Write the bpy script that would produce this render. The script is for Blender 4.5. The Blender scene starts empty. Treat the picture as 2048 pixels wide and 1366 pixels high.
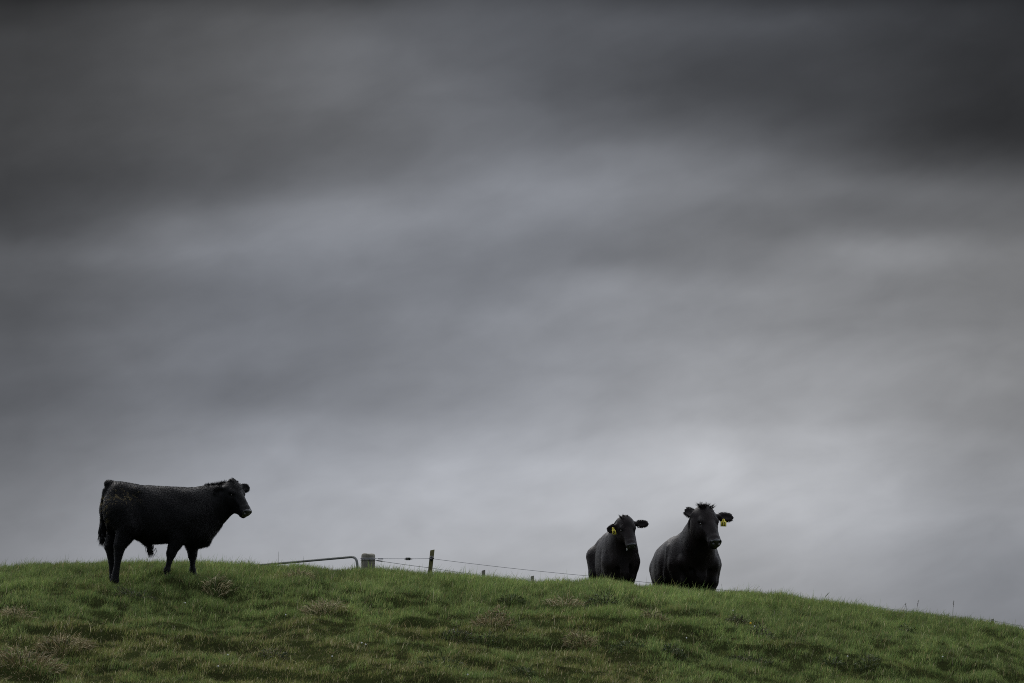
import bpy, math, random
import numpy as np
from mathutils import Matrix, Vector

R = math.radians
C = bpy.context.scene.collection
SC = bpy.context.scene
rng = np.random.default_rng(11)
random.seed(5)

# ------------------------------------------------------------------ camera
CAM_Z, PITCH, FPX = 1.6, R(7.2), 7680.0          # 135 mm on a 36 mm frame, pixels of a 2048 wide picture
cd = bpy.data.cameras.new('camera'); cam = bpy.data.objects.new('camera', cd); C.objects.link(cam)
cd.lens = 135; cd.sensor_width = 36; cd.clip_start = 0.5; cd.clip_end = 20000
cam.location = (0, 0, CAM_Z); cam.rotation_euler = (R(90) + PITCH, 0, 0)
SC.camera = cam
SC.view_settings.view_transform = 'Standard'; SC.view_settings.look = 'None'
SC.view_settings.exposure = 0.0; SC.view_settings.gamma = 1.0
SC.render.film_transparent = False
SC.cycles.use_denoising = False; SC.cycles.filter_width = 1.0; SC.cycles.max_bounces = 6; SC.cycles.diffuse_bounces = 3; SC.cycles.transmission_bounces = 4

# ------------------------------------------------------------------ sun (thin overcast, behind the hill)
SUN_EL, SUN_AZ = R(44), R(-18)                   # azimuth from +Y (the view direction), negative = left
ld = bpy.data.lights.new('sun', 'SUN'); sun = bpy.data.objects.new('sun', ld); C.objects.link(sun)
ld.energy = 1.5; ld.angle = R(36); ld.color = (1.0, 0.96, 0.90)
sd = Vector((math.sin(SUN_AZ)*math.cos(SUN_EL), math.cos(SUN_AZ)*math.cos(SUN_EL), math.sin(SUN_EL)))
sun.rotation_euler = sd.to_track_quat('Z', 'Y').to_euler()
sun.location = sd * 200

# ------------------------------------------------------------------ sky
def lin(c):
    c = c / 255.0
    return c / 12.92 if c <= 0.04045 else ((c + 0.055) / 1.055) ** 2.4
# brightness of the cloud deck towards the hill: rows of falling elevation, columns of azimuth from left to right
SKY = [
 (-80, [-25, 0, 19, 5, -10, -9, -11, -10, -11]),
 (0, [53, 79, 97, 86, 91, 94, 91, 73, 52]),
 (100, [65, 81, 95, 111, 95, 80, 72, 64, 51]),
 (200, [65, 80, 97, 106, 103, 84, 66, 62, 53]),
 (260, [71, 80, 87, 102, 102, 88, 85, 65, 43]),
 (310, [63, 80, 96, 104, 117, 122, 103, 57, 66]),
 (380, [68, 76, 95, 114, 135, 124, 119, 125, 100]),
 (430, [58, 95, 129, 149, 140, 145, 107, 60, 96]),
 (490, [95, 136, 137, 131, 116, 91, 120, 160, 120]),
 (560, [94, 99, 116, 119, 126, 148, 149, 121, 114]),
 (620, [82, 101, 115, 120, 138, 146, 129, 127, 116]),
 (720, [99, 113, 123, 125, 139, 143, 162, 150, 141]),
 (820, [95, 113, 112, 136, 145, 158, 151, 150, 130]),
 (900, [107, 122, 153, 163, 178, 171, 190, 178, 145]),
 (960, [111, 134, 154, 170, 186, 188, 194, 161, 145]),
 (1020, [132, 142, 167, 180, 166, 176, 182, 182, 158]),
 (1100, [126, 149, 164, 165, 176, 179, 170, 158, 133]),
 (1200, [136, 151, 166, 174, 168, 164, 157, 147, 139]),
 (1360, [127, 144, 157, 166, 166, 156, 143, 138, 131])]
world = bpy.data.worlds.new('World'); SC.world = world; world.use_nodes = True
wt = world.node_tree; wt.nodes.clear()
def N(tree, kind, ins=None, **kw):
    n = tree.nodes.new(kind)
    for k, v in kw.items(): setattr(n, k, v)
    for k, v in (ins or {}).items():
        if isinstance(v, bpy.types.NodeSocket): tree.links.new(v, n.inputs[k])
        else: n.inputs[k].default_value = v
    return n
def M(tree, op, a, b=0.0, c=None, clamp=False):
    n = tree.nodes.new('ShaderNodeMath'); n.operation = op; n.use_clamp = clamp
    for i, v in enumerate((a, b) if c is None else (a, b, c)):
        if isinstance(v, bpy.types.NodeSocket): tree.links.new(v, n.inputs[i])
        else: n.inputs[i].default_value = v
    return n.outputs[0]
def build_sky():
    t = wt
    tc = N(t, 'ShaderNodeTexCoord').outputs['Generated']
    # soft streaky warping so that the cloud edges wander
    tilt = N(t, 'ShaderNodeMapping', {'Vector': tc, 'Rotation': (0, R(13), 0)}).outputs[0]
    rot = N(t, 'ShaderNodeMapping', {'Vector': tilt, 'Scale': (16, 16, 38)})
    n1 = N(t, 'ShaderNodeTexNoise', {'Vector': rot.outputs[0], 'Scale': 0.55, 'Detail': 5.0, 'Roughness': 0.5})
    rot2 = N(t, 'ShaderNodeMapping', {'Vector': tilt, 'Scale': (19, 19, 46), 'Location': (7, 3, 1)})
    n2 = N(t, 'ShaderNodeTexNoise', {'Vector': rot2.outputs[0], 'Scale': 1.35, 'Detail': 5.0, 'Roughness': 0.50, 'Distortion': 0.25})
    rot3 = N(t, 'ShaderNodeMapping', {'Vector': tilt, 'Scale': (20, 20, 34), 'Location': (2, 5, 9)})
    n4 = N(t, 'ShaderNodeTexNoise', {'Vector': rot3.outputs[0], 'Scale': 3.0, 'Detail': 3.0, 'Roughness': 0.45, 'Distortion': 0.4})
    s1 = N(t, 'ShaderNodeSeparateColor', {'Color': n1.outputs['Color']})
    sx = N(t, 'ShaderNodeSeparateXYZ', {'Vector': tc})
    az = M(t, 'ARCTAN2', sx.outputs[0], sx.outputs[1])
    el = M(t, 'ARCSINE', sx.outputs[2])
    az = M(t, 'ADD', az, M(t, 'MULTIPLY', M(t, 'SUBTRACT', s1.outputs[0], 0.5), 0.05))
    el = M(t, 'ADD', el, M(t, 'MULTIPLY', M(t, 'SUBTRACT', s1.outputs[1], 0.5), 0.018))
    half = math.atan(1024 / FPX)
    u = M(t, 'ADD', M(t, 'MULTIPLY', az, 0.5 / half), 0.5, clamp=True)
    top, bot = PITCH + math.atan((683 + 60) / FPX), PITCH + math.atan((683 - 1340) / FPX)
    elc = M(t, 'MINIMUM', M(t, 'MAXIMUM', el, bot), top)
    step, sig = 60, 0.54
    pys = [r[0] for r in SKY]; tab = np.array([r[1] for r in SKY], float)
    acc = None
    for py in range(-150, 1431, step):
        row = [np.interp(py, pys, tab[:, k]) for k in range(9)]
        ramp = t.nodes.new('ShaderNodeValToRGB'); ramp.color_ramp.interpolation = 'CARDINAL'
        els = ramp.color_ramp.elements
        while len(els) < 9: els.new(0.5)
        for k in range(9):
            els[k].position = k / 8
            L = lin(row[k])
            bl = float(np.interp(py, [0, 270, 540, 810, 1150], [np.interp(k, [0, 2, 4, 6, 8], q) for q in ([.35, .4, .8, .9, .8], [.35, .45, .75, .65, .5], [.6, .85, .8, .45, .25], [.75, .85, .65, .4, .3], [.5, .45, .4, .35, .6])]))
            els[k].color = (L * (1 - 0.082 * bl), L * (1 - 0.016 * bl), L * (1 + 0.130 * bl), 1)
        t.links.new(u, ramp.inputs[0])
        e0 = PITCH + math.atan((683 - py) / FPX); de = step / FPX
        d = M(t, 'DIVIDE', M(t, 'SUBTRACT', elc, e0), de)
        w = M(t, 'MULTIPLY', M(t, 'EXPONENT', M(t, 'MULTIPLY', M(t, 'MULTIPLY', d, d), -0.5 / sig**2)), 1 / (sig * 2.50663))
        sc = N(t, 'ShaderNodeVectorMath', {0: ramp.outputs[0], 'Scale': w}, operation='SCALE')
        acc = sc.outputs[0] if acc is None else N(t, 'ShaderNodeVectorMath', {0: acc, 1: sc.outputs[0]}, operation='ADD').outputs[0]
    tex = M(t, 'ADD', M(t, 'MULTIPLY', M(t, 'SUBTRACT', n2.outputs['Fac'], 0.5), 0.50), 1.0)
    tex = M(t, 'ADD', tex, M(t, 'MULTIPLY', M(t, 'SUBTRACT', n4.outputs['Fac'], 0.5), 0.20))
    clouds = N(t, 'ShaderNodeVectorMath', {0: acc, 'Scale': tex}, operation='SCALE').outputs[0]
    # the rest of the overcast: thinner and brighter overhead, with a little of the clear sky coming through
    nish = N(t, 'ShaderNodeTexSky'); nish.sky_type = 'NISHITA'; nish.sun_disc = False
    nish.sun_elevation = SUN_EL; nish.sun_rotation = SUN_AZ
    ns = N(t, 'ShaderNodeVectorMath', {0: nish.outputs[0], 'Scale': 0.05}, operation='SCALE').outputs[0]
    n3 = N(t, 'ShaderNodeTexNoise', {'Vector': tc, 'Scale': 2.6, 'Detail': 6.0, 'Roughness': 0.55})
    upf = N(t, 'ShaderNodeMapRange', {'Value': sx.outputs[2], 'From Min': 0.05, 'From Max': 0.9, 'To Min': OUT_LOW, 'To Max': OUT_HIGH}).outputs[0]
    fwd = N(t, 'ShaderNodeMapRange', {'Value': sx.outputs[1], 'From Min': -0.8, 'From Max': 0.9, 'To Min': 0.26, 'To Max': 1.55}).outputs[0]
    up = M(t, 'MULTIPLY', M(t, 'MULTIPLY', upf, fwd), M(t, 'ADD', M(t, 'MULTIPLY', n3.outputs['Fac'], 0.8), 0.6))
    grey = N(t, 'ShaderNodeVectorMath', {0: (0.97, 0.99, 1.05), 'Scale': up}, operation='SCALE').outputs[0]
    out = N(t, 'ShaderNodeVectorMath', {0: grey, 1: ns}, operation='ADD').outputs[0]
    ax = Vector((0, math.cos(PITCH), math.sin(PITCH)))
    dt = N(t, 'ShaderNodeVectorMath', {0: tc, 1: tuple(ax)}, operation='DOT_PRODUCT').outputs['Value']
    msk = N(t, 'ShaderNodeMapRange', {'Value': dt, 'From Min': math.cos(R(24)), 'From Max': math.cos(R(11)), 'To Min': 0.0, 'To Max': 1.0}, interpolation_type='SMOOTHSTEP').outputs[0]
    mx = N(t, 'ShaderNodeMix', {0: msk, 6: out, 7: clouds}, data_type='RGBA')
    bg = N(t, 'ShaderNodeBackground', {'Color': mx.outputs[2], 'Strength': 1.0})
    N(t, 'ShaderNodeOutputWorld', {'Surface': bg.outputs[0]})
OUT_LOW, OUT_HIGH = 0.40, 1.5
build_sky()

# ------------------------------------------------------------------ helpers
def hash2(ix, iy, seed):
    h = (ix.astype(np.int64) * 374761393 + iy.astype(np.int64) * 668265263 + seed * 974634777) & 0x7fffffff
    h = ((h ^ (h >> 13)) * 1274126177) & 0x7fffffff
    return ((h ^ (h >> 16)) & 0xffff) / 65535.0
def vnoise(x, y, seed=0):
    ix, iy = np.floor(x), np.floor(y); fx, fy = x - ix, y - iy
    fx = fx*fx*fx*(fx*(fx*6-15)+10); fy = fy*fy*fy*(fy*(fy*6-15)+10)
    a, b = hash2(ix, iy, seed), hash2(ix+1, iy, seed); c, d = hash2(ix, iy+1, seed), hash2(ix+1, iy+1, seed)
    return (a*(1-fx)+b*fx)*(1-fy) + (c*(1-fx)+d*fx)*fy
def fbm(x, y, seed=0, oct=4):
    s, a, n = 0, 0.5, 0
    for o in range(oct):
        s = s + a*vnoise(x*2**o+o*17.3, y*2**o-o*9.1, seed+o); n += a; a *= 0.5
    return s / n
def smooth(e0, e1, x):
    t = np.clip((x-e0)/(e1-e0), 0, 1); return t*t*(3-2*t)
def ray(px, py):
    a, b = (px-1024)/FPX, (683-py)/FPX
    d = np.array([a, math.cos(PITCH)-b*math.sin(PITCH), math.sin(PITCH)+b*math.cos(PITCH)])
    return d / d[1]
def at(px, py, Y):
    d = ray(px, py); return np.array([d[0]*Y, Y, CAM_Z + d[2]*Y])

# ------------------------------------------------------------------ the hill
YC = 49.0
CREST = [(-900,1230),(-300,1158),(0,1145),(110,1139),(210,1135),(400,1134),(520,1137),(640,1143),(740,1149),(900,1159),(1060,1173),
         (1130,1173),(1200,1173),(1250,1175),(1300,1185),(1380,1190),(1440,1194),(1520,1199),(1570,1203),(1650,1215),(1750,1229),(1900,1247),(2048,1265),(2400,1316),(3000,1406)]
CP = np.array([at(px, py, YC) for px, py in CREST]); 
_xs = np.linspace(-60, 60, 2401)
_zs = np.interp(_xs, CP[:, 0], CP[:, 2])
_l, _r = CP[0], CP[-1]
_zs = np.where(_xs < _l[0], _l[2] + (_xs-_l[0])*0.03, _zs); _zs = np.where(_xs > _r[0], _r[2] - (_xs-_r[0])*0.10, _zs)
_k = np.hanning(13); _k /= _k.sum(); _zs = np.convolve(np.pad(_zs, 6, mode='edge'), _k, 'valid')
S1, W1, S2, W2 = 0.180, 2.2, 0.20, 2.0
DIPS = []          # (x, y, radius, height): hoof-trodden hollows and humps
def hill(x, y, bumps=True):
    x = np.asarray(x, float); y = np.asarray(y, float)
    zc = np.interp(x, _xs, _zs)
    s = (zc - CAM_Z) / YC
    d = y - YC
    z = zc + s*d - np.where(d < 0, S1*(np.sqrt(d*d+W1*W1)-W1), S2*(np.sqrt(d*d+W2*W2)-W2))
    if bumps:
        near = smooth(70, 30, np.hypot(x, y-45)) 
        low = smooth(0.5, 3.0, YC - y)
        n = (fbm(x*0.55, y*0.45, 3, 3)-0.5)*0.16*low
        terr = fbm(x*0.55+3, y*1.25+0.25*x, 21, 3)
        n = n + 0.085*(smooth(0.38, 0.62, terr)-0.5)*low
        n = n + (fbm(x*2.6, y*2.6, 9, 3)-0.5)*0.15*(0.35+0.65*low)
        n = n + (vnoise(x*0.9, y*0.3, 77)-0.5)*0.035
        for bx, by, br, bh in DIPS: n = n + bh*np.exp(-((x-bx)**2+(y-by)**2)/(br*br))
        z = z + n*near
    a = 6.0                                        # the foot of the hill runs out into level ground
    z0 = np.where(y < YC, 0.0, -2.0)
    return np.where(z-z0 > 4, z, z0 + np.log1p(np.exp(np.clip((z-z0)*a, -50, 50)))/a)
def hill1(x, y): return float(hill(np.array([x]), np.array([y]))[0])
def ground_at(px, py, lift=0.0):
    d = ray(px, py); Ys = np.linspace(33, 49.5, 1200)
    g = hill(d[0]*Ys, Ys) + lift; r = CAM_Z + d[2]*Ys
    k = np.argmax(g > r) if (g > r).any() else len(Ys)-1
    return np.array([d[0]*Ys[k], Ys[k], g[k]-lift])

def new_obj(name, verts, faces_flat, counts, mat=None, parent=None, smooth_shade=True, attrs=None):
    me = bpy.data.meshes.new(name)
    v = np.asarray(verts, np.float32); f = np.asarray(faces_flat, np.int32).ravel(); c = np.asarray(counts, np.int32)
    me.vertices.add(len(v)); me.vertices.foreach_set('co', v.ravel())
    me.loops.add(len(f)); me.loops.foreach_set('vertex_index', f)
    me.polygons.add(len(c)); st = np.zeros(len(c), np.int32); st[1:] = np.cumsum(c)[:-1]
    me.polygons.foreach_set('loop_start', st); me.polygons.foreach_set('loop_total', c)
    if smooth_shade: me.polygons.foreach_set('use_smooth', np.ones(len(c), bool))
    me.update(calc_edges=True)
    for k, (dt, arr) in (attrs or {}).items():
        a = me.attributes.new(k, dt, 'POINT')
        a.data.foreach_set('color' if dt == 'FLOAT_COLOR' else 'value', np.asarray(arr, np.float32).ravel())
    o = bpy.data.objects.new(name, me); C.objects.link(o)
    for m in (mat if isinstance(mat, (list, tuple)) else [mat]):
        if m: me.materials.append(m)
    if parent: o.parent = parent
    return o
def tag(o, label=None, cat=None, group=None, kind=None):
    for k, v in (('label', label), ('category', cat), ('group', group), ('kind', kind)):
        if v: o[k] = v
    return o
def empty(name, loc, label, cat, group=None):
    o = bpy.data.objects.new(name, None); C.objects.link(o); o.location = loc; o.empty_display_size = 0.2
    return tag(o, label, cat, group)
def tube(pts, rad, n=8, cap=True):
    """verts and faces of a tube through pts; rad a number or one per point"""
    P = np.asarray(pts, float); rad = np.broadcast_to(np.asarray(rad, float), (len(P),))
    T = np.gradient(P, axis=0); T /= np.linalg.norm(T, axis=1)[:, None] + 1e-9
    ref = np.array([0.13, 0.21, 1.0]) if abs(T[:, 2]).mean() < 0.8 else np.array([1.0, 0.1, 0.05])
    V = []
    for p, t, r in zip(P, T, rad):
        a = np.cross(t, ref); a /= np.linalg.norm(a); b = np.cross(t, a)
        for k in range(n):
            q = 2*math.pi*k/n; V.append(p + r*(a*math.cos(q)+b*math.sin(q)))
    F = []
    for i in range(len(P)-1):
        for k in range(n):
            F.append((i*n+k, i*n+(k+1) % n, (i+1)*n+(k+1) % n, (i+1)*n+k))
    if cap: F.append(tuple(range(n-1, -1, -1))); F.append(tuple((len(P)-1)*n+k for k in range(n)))
    return V, F
class MB:
    def __init__(s): s.v, s.f = [], []
    def add(s, VF):
        o = len(s.v); s.v += [tuple(p) for p in VF[0]]; s.f += [tuple(i+o for i in f) for f in VF[1]]; return s
    def tube(s, *a, **k): return s.add(tube(*a, **k))
    def build(s, name, mat, parent=None, sm=True):
        return new_obj(name, s.v, [i for f in s.f for i in f], [len(f) for f in s.f], mat, parent, sm)

def pbsdf(name, base, rough=0.6, spec=0.3, metal=0.0):
    m = bpy.data.materials.new(name); m.use_nodes = True; t = m.node_tree
    b = t.nodes['Principled BSDF']; b.inputs['Base Color'].default_value = (*base, 1); b.inputs['Roughness'].default_value = rough
    b.inputs['Specular IOR Level'].default_value = spec; b.inputs['Metallic'].default_value = metal
    return m, t, b
def noisy(name, c1, c2, scale, rough=0.7, spec=0.3, stretch=(1, 1, 1), bump=0.0, metal=0.0):
    m, t, b = pbsdf(name, c1, rough, spec, metal)
    tc = N(t, 'ShaderNodeTexCoord')
    mp = N(t, 'ShaderNodeMapping', {'Vector': tc.outputs['Object'], 'Scale': stretch})
    n = N(t, 'ShaderNodeTexNoise', {'Vector': mp.outputs[0], 'Scale': scale, 'Detail': 6.0, 'Roughness': 0.65})
    r = N(t, 'ShaderNodeMapRange', {'Value': n.outputs['Fac'], 'From Min': 0.32, 'From Max': 0.68})
    mx = N(t, 'ShaderNodeMix', {0: r.outputs[0], 6: (*c1, 1), 7: (*c2, 1)}, data_type='RGBA')
    t.links.new(mx.outputs[2], b.inputs['Base Color'])
    if bump:
        bp = N(t, 'ShaderNodeBump', {'Height': n.outputs['Fac'], 'Strength': bump, 'Distance': 0.02})
        t.links.new(bp.outputs[0], b.inputs['Normal'])
    return m
def leafy(name, trans=0.38, rough=0.6, spec=0.08):
    m, t, b = pbsdf(name, (0.05, 0.09, 0.02), rough, spec)
    a = N(t, 'ShaderNodeAttribute', attribute_name='tint')
    t.links.new(a.outputs['Color'], b.inputs['Base Color'])
    tr = N(t, 'ShaderNodeBsdfTranslucent', {'Color': a.outputs['Color']})
    mx = N(t, 'ShaderNodeMixShader', {0: trans, 1: b.outputs[0], 2: tr.outputs[0]})
    t.links.new(mx.outputs[0], t.nodes['Material Output'].inputs[0])
    return m
MAT_SOIL = noisy('turf_soil', (0.014, 0.015, 0.006), (0.022, 0.028, 0.009), 3.0, 1.0, 0.0, bump=0.4)
MAT_GRASS = leafy('grass_blade')
MAT_WEED = leafy('weed_leaf', 0.2)
MAT_WOOD = noisy('weathered_wood', (0.10, 0.092, 0.072), (0.21, 0.20, 0.165), 9.0, 0.9, 0.15, (5, 5, 0.7), 0.6)
MAT_LICHEN = noisy('lichened_wood', (0.060, 0.058, 0.030), (0.15, 0.14, 0.06), 14.0, 0.9, 0.15, (3, 3, 0.8), 0.5)
MAT_GALV = noisy('weathered_steel', (0.085, 0.088, 0.085), (0.14, 0.145, 0.14), 12.0, 0.6, 0.3, metal=0.0)
MAT_WIRE = noisy('fence_wire', (0.19, 0.19, 0.20), (0.26, 0.26, 0.27), 30.0, 0.6, 0.3)
MAT_BLACKPL = noisy('black_plastic', (0.012, 0.012, 0.012), (0.03, 0.03, 0.03), 20.0, 0.5, 0.4)
MAT_PALE = noisy('pale_plastic', (0.45, 0.42, 0.25), (0.6, 0.58, 0.4), 20.0, 0.5, 0.4)
MAT_TAG = noisy('yellow_tag', (0.62, 0.50, 0.05), (0.80, 0.70, 0.10), 60.0, 0.45, 0.4)
MAT_INK = noisy('tag_ink', (0.03, 0.025, 0.01), (0.06, 0.05, 0.02), 60.0, 0.6, 0.2)
MAT_EYE = noisy('eye_gloss', (0.006, 0.004, 0.003), (0.012, 0.008, 0.006), 50.0, 0.06, 0.8)
MAT_WHITE = noisy('white_petals', (0.62, 0.62, 0.58), (0.80, 0.80, 0.76), 80.0, 0.7, 0.2)
MAT_YELLOW = noisy('yellow_petals', (0.62, 0.42, 0.03), (0.75, 0.55, 0.05), 80.0, 0.7, 0.2)
MAT_SLIME = noisy('wet_slobber', (0.7, 0.7, 0.72), (0.85, 0.85, 0.86), 90.0, 0.15, 0.6)
MAT_MUZZLE = noisy('wet_muzzle', (0.010, 0.010, 0.010), (0.026, 0.025, 0.025), 55.0, 0.20, 0.8, bump=0.2)
MAT_HOOF = noisy('hoof_horn', (0.007, 0.0065, 0.006), (0.016, 0.014, 0.012), 30.0, 0.6, 0.3)
def fur_mat(name, c1, c2):
    m, t, b = pbsdf(name, c1, 0.55, 0.09)
    tc = N(t, 'ShaderNodeTexCoord')
    n = N(t, 'ShaderNodeTexNoise', {'Vector': tc.outputs['Object'], 'Scale': 7.0, 'Detail': 7.0, 'Roughness': 0.7})
    mp = N(t, 'ShaderNodeMapping', {'Vector': tc.outputs['Object'], 'Scale': (26, 70, 14)})
    n2 = N(t, 'ShaderNodeTexNoise', {'Vector': mp.outputs[0], 'Scale': 1.0, 'Detail': 4.0})
    r = N(t, 'ShaderNodeMapRange', {'Value': n.outputs['Fac'], 'From Min': 0.35, 'From Max': 0.7})
    mx = N(t, 'ShaderNodeMix', {0: r.outputs[0], 6: (*c1, 1), 7: (*c2, 1)}, data_type='RGBA')
    t.links.new(mx.outputs[2], b.inputs['Base Color'])
    bp = N(t, 'ShaderNodeBump', {'Height': n2.outputs['Fac'], 'Strength': 0.35, 'Distance': 0.012})
    t.links.new(bp.outputs[0], b.inputs['Normal'])
    
    return m
MAT_FUR_BULL = fur_mat('black_fur', (0.0022, 0.0021, 0.0023), (0.0042, 0.0039, 0.0041))
MAT_FUR_COW = fur_mat('brownish_black_fur', (0.0044, 0.0033, 0.0034), (0.0120, 0.0082, 0.0080))
def hair_mat():
    m, t, b = pbsdf('fur_strand', (0.008, 0.008, 0.008), 0.45, 0.11)
    a = N(t, 'ShaderNodeAttribute', attribute_name='tint'); t.links.new(a.outputs['Color'], b.inputs['Base Color'])
    return m
MAT_HAIR = hair_mat()

# ------------------------------------------------------------------ signed-distance sculpting of the cattle
def smin(a, b, k):
    h = np.clip(0.5 + 0.5*(b-a)/k, 0, 1); return b + (a-b)*h - k*h*(1-h)
class Sculpt:
    def __init__(s, lo, hi, h):
        s.lo, s.h = np.array(lo, float), h
        n = np.ceil((np.array(hi)-lo)/h).astype(int)+1
        ax = [s.lo[i] + h*np.arange(n[i]) for i in range(3)]
        s.X, s.Y, s.Z = np.meshgrid(*ax, indexing='ij'); s.F = np.full(s.X.shape, 5.0)
    def box(s, lo, hi, pad):
        i0 = np.maximum(0, np.floor((np.array(lo)-pad-s.lo)/s.h).astype(int)); i1 = np.minimum(s.F.shape, np.ceil((np.array(hi)+pad-s.lo)/s.h).astype(int)+1)
        return tuple(slice(a, b) for a, b in zip(i0, i1))
    def join(s, sl, d, k, op='+'):
        if op == '+': s.F[sl] = smin(s.F[sl], d, k)
        else: s.F[sl] = -smin(-s.F[sl], d, k)
    def cone(s, a, b, ra, rb, k=0.04, op='+', flat=None):
        a, b = np.array(a, float), np.array(b, float); r = max(ra, rb)
        sl = s.box(np.minimum(a, b), np.maximum(a, b), r+k+0.06)
        x, y, z = s.X[sl]-a[0], s.Y[sl]-a[1], s.Z[sl]-a[2]; d = b-a
        t = np.clip((x*d[0]+y*d[1]+z*d[2])/max(d@d, 1e-9), 0, 1)
        x, y, z = x-t*d[0], y-t*d[1], z-t*d[2]
        if flat: y = y*flat
        s.join(sl, np.sqrt(x*x+y*y+z*z) - (ra+(rb-ra)*t), k, op)
    def chain(s, pts, radii, k=0.04, kin=0.02, flat=None):
        for i in range(len(pts)-1): s.cone(pts[i], pts[i+1], radii[i], radii[i+1], k if i == 0 else kin, flat=flat)
    def ell(s, c, rad, rot=None, k=0.04, op='+'):
        c, rad = np.array(c, float), np.array(rad, float)
        sl = s.box(c, c, rad.max()+k+0.06)
        P = np.stack([s.X[sl]-c[0], s.Y[sl]-c[1], s.Z[sl]-c[2]], -1)
        if rot is not None: P = P @ np.array(rot)      # world -> local (columns of rot are the local axes)
        q = P/rad; k0 = np.sqrt((q*q).sum(-1)); k1 = np.sqrt(((q/rad)**2).sum(-1))+1e-9
        s.join(sl, k0*(k0-1)/k1, k, op)
    def trunk(s, st):
        """stations: x, top, bottom, half width, height of the widest place (0..1), y offset"""
        st = np.array(st, float); xs = s.X[:, 0, 0]
        xf = np.linspace(st[0, 0], st[-1, 0], 400)
        def sm(v):
            f = np.interp(xf, st[:, 0], v); k = np.hanning(31); k /= k.sum()
            return np.interp(xs, xf, np.convolve(np.pad(f, 15, mode='reflect', reflect_type='odd'), k, 'valid'))
        top, bot, hw, wz, yo = (sm(st[:, j])[:, None, None] for j in range(1, 6))
        zc = bot+(top-bot)*wz
        hz = np.where(s.Z > zc, top-zc, zc-bot)
        e = np.where(s.Z > zc, 2.25, 2.15)
        q = (np.abs((s.Y-yo)/np.maximum(hw, .02))**e + np.abs((s.Z-zc)/np.maximum(hz, .02))**e)**(1/e)
        d = (q-1)*np.minimum(hw, hz)*0.9
        cap = np.maximum(st[0, 0]-s.X, s.X-st[-1, 0])
        s.F = smin(s.F, np.maximum(d, cap*0.9), 0.05)
    def mesh(s):
        F = s.F; ins = F < 0
        c = [ins[i:ins.shape[0]-1+i, j:ins.shape[1]-1+j, k:ins.shape[2]-1+k] for i in (0, 1) for j in (0, 1) for k in (0, 1)]
        cnt = sum(q.astype(np.int8) for q in c); act = (cnt > 0) & (cnt < 8)
        I = np.argwhere(act); idx = np.full(act.shape, -1, np.int64); idx[act] = np.arange(len(I))
        acc = np.zeros((len(I), 3)); num = np.zeros(len(I))
        corners = [(i, j, k) for i in (0, 1) for j in (0, 1) for k in (0, 1)]
        for a in corners:
            for ax in range(3):
                if a[ax]: continue
                b = list(a); b[ax] = 1
                fa = F[I[:, 0]+a[0], I[:, 1]+a[1], I[:, 2]+a[2]]; fb = F[I[:, 0]+b[0], I[:, 1]+b[1], I[:, 2]+b[2]]
                m = (fa < 0) != (fb < 0); t = np.where(m, fa/(fa-fb+1e-12*(fa == fb)), 0)
                p = np.array(a, float)[None, :].repeat(len(I), 0); p[:, ax] += t
                acc[m] += p[m]; num[m] += 1
        V = s.lo + s.h*(I + acc/num[:, None])
        Q = []
        for ax in range(3):
            o1, o2 = [(1, 2), (2, 0), (0, 1)][ax]
            n = list(F.shape); n[ax] -= 1
            A = ins[tuple(slice(0, n[q]) for q in range(3))]
            sh = [slice(0, n[q]) for q in range(3)]; sh[ax] = slice(1, n[ax]+1); B = ins[tuple(sh)]
            E = np.argwhere(A != B); E = E[(E[:, o1] > 0) & (E[:, o2] > 0)]
            up = A[E[:, 0], E[:, 1], E[:, 2]]
            d1, d2 = np.zeros(3, int), np.zeros(3, int); d1[o1] = 1; d2[o2] = 1
            g = lambda e: idx[e[:, 0], e[:, 1], e[:, 2]]
            q = np.stack([g(E-d1-d2), g(E-d2), g(E), g(E-d1)], 1)
            Q.append(np.where(up[:, None], q, q[:, ::-1]))
        Q = np.concatenate(Q); Q = Q[(Q >= 0).all(1)]
        # relax
        for it in range(2):
            S = np.zeros_like(V); n = np.zeros(len(V))
            for a, b in ((0, 1), (1, 2), (2, 3), (3, 0)):
                np.add.at(S, Q[:, a], V[Q[:, b]]); np.add.at(n, Q[:, a], 1); np.add.at(S, Q[:, b], V[Q[:, a]]); np.add.at(n, Q[:, b], 1)
            V = V*0.55 + 0.45*S/n[:, None]
        return V, Q
def rotm(yaw, pitch, roll=0):
    cy, sy, cp, sp, cr, sr = math.cos(yaw), math.sin(yaw), math.cos(pitch), math.sin(pitch), math.cos(roll), math.sin(roll)
    Rz = np.array([[cy, -sy, 0], [sy, cy, 0], [0, 0, 1]]); Ry = np.array([[cp, 0, sp], [0, 1, 0], [-sp, 0, cp]]); Rx = np.array([[1, 0, 0], [0, cr, -sr], [0, sr, cr]])
    return Rz @ Ry @ Rx
def unit(v): v = np.asarray(v, float); return v/np.linalg.norm(v)
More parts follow.
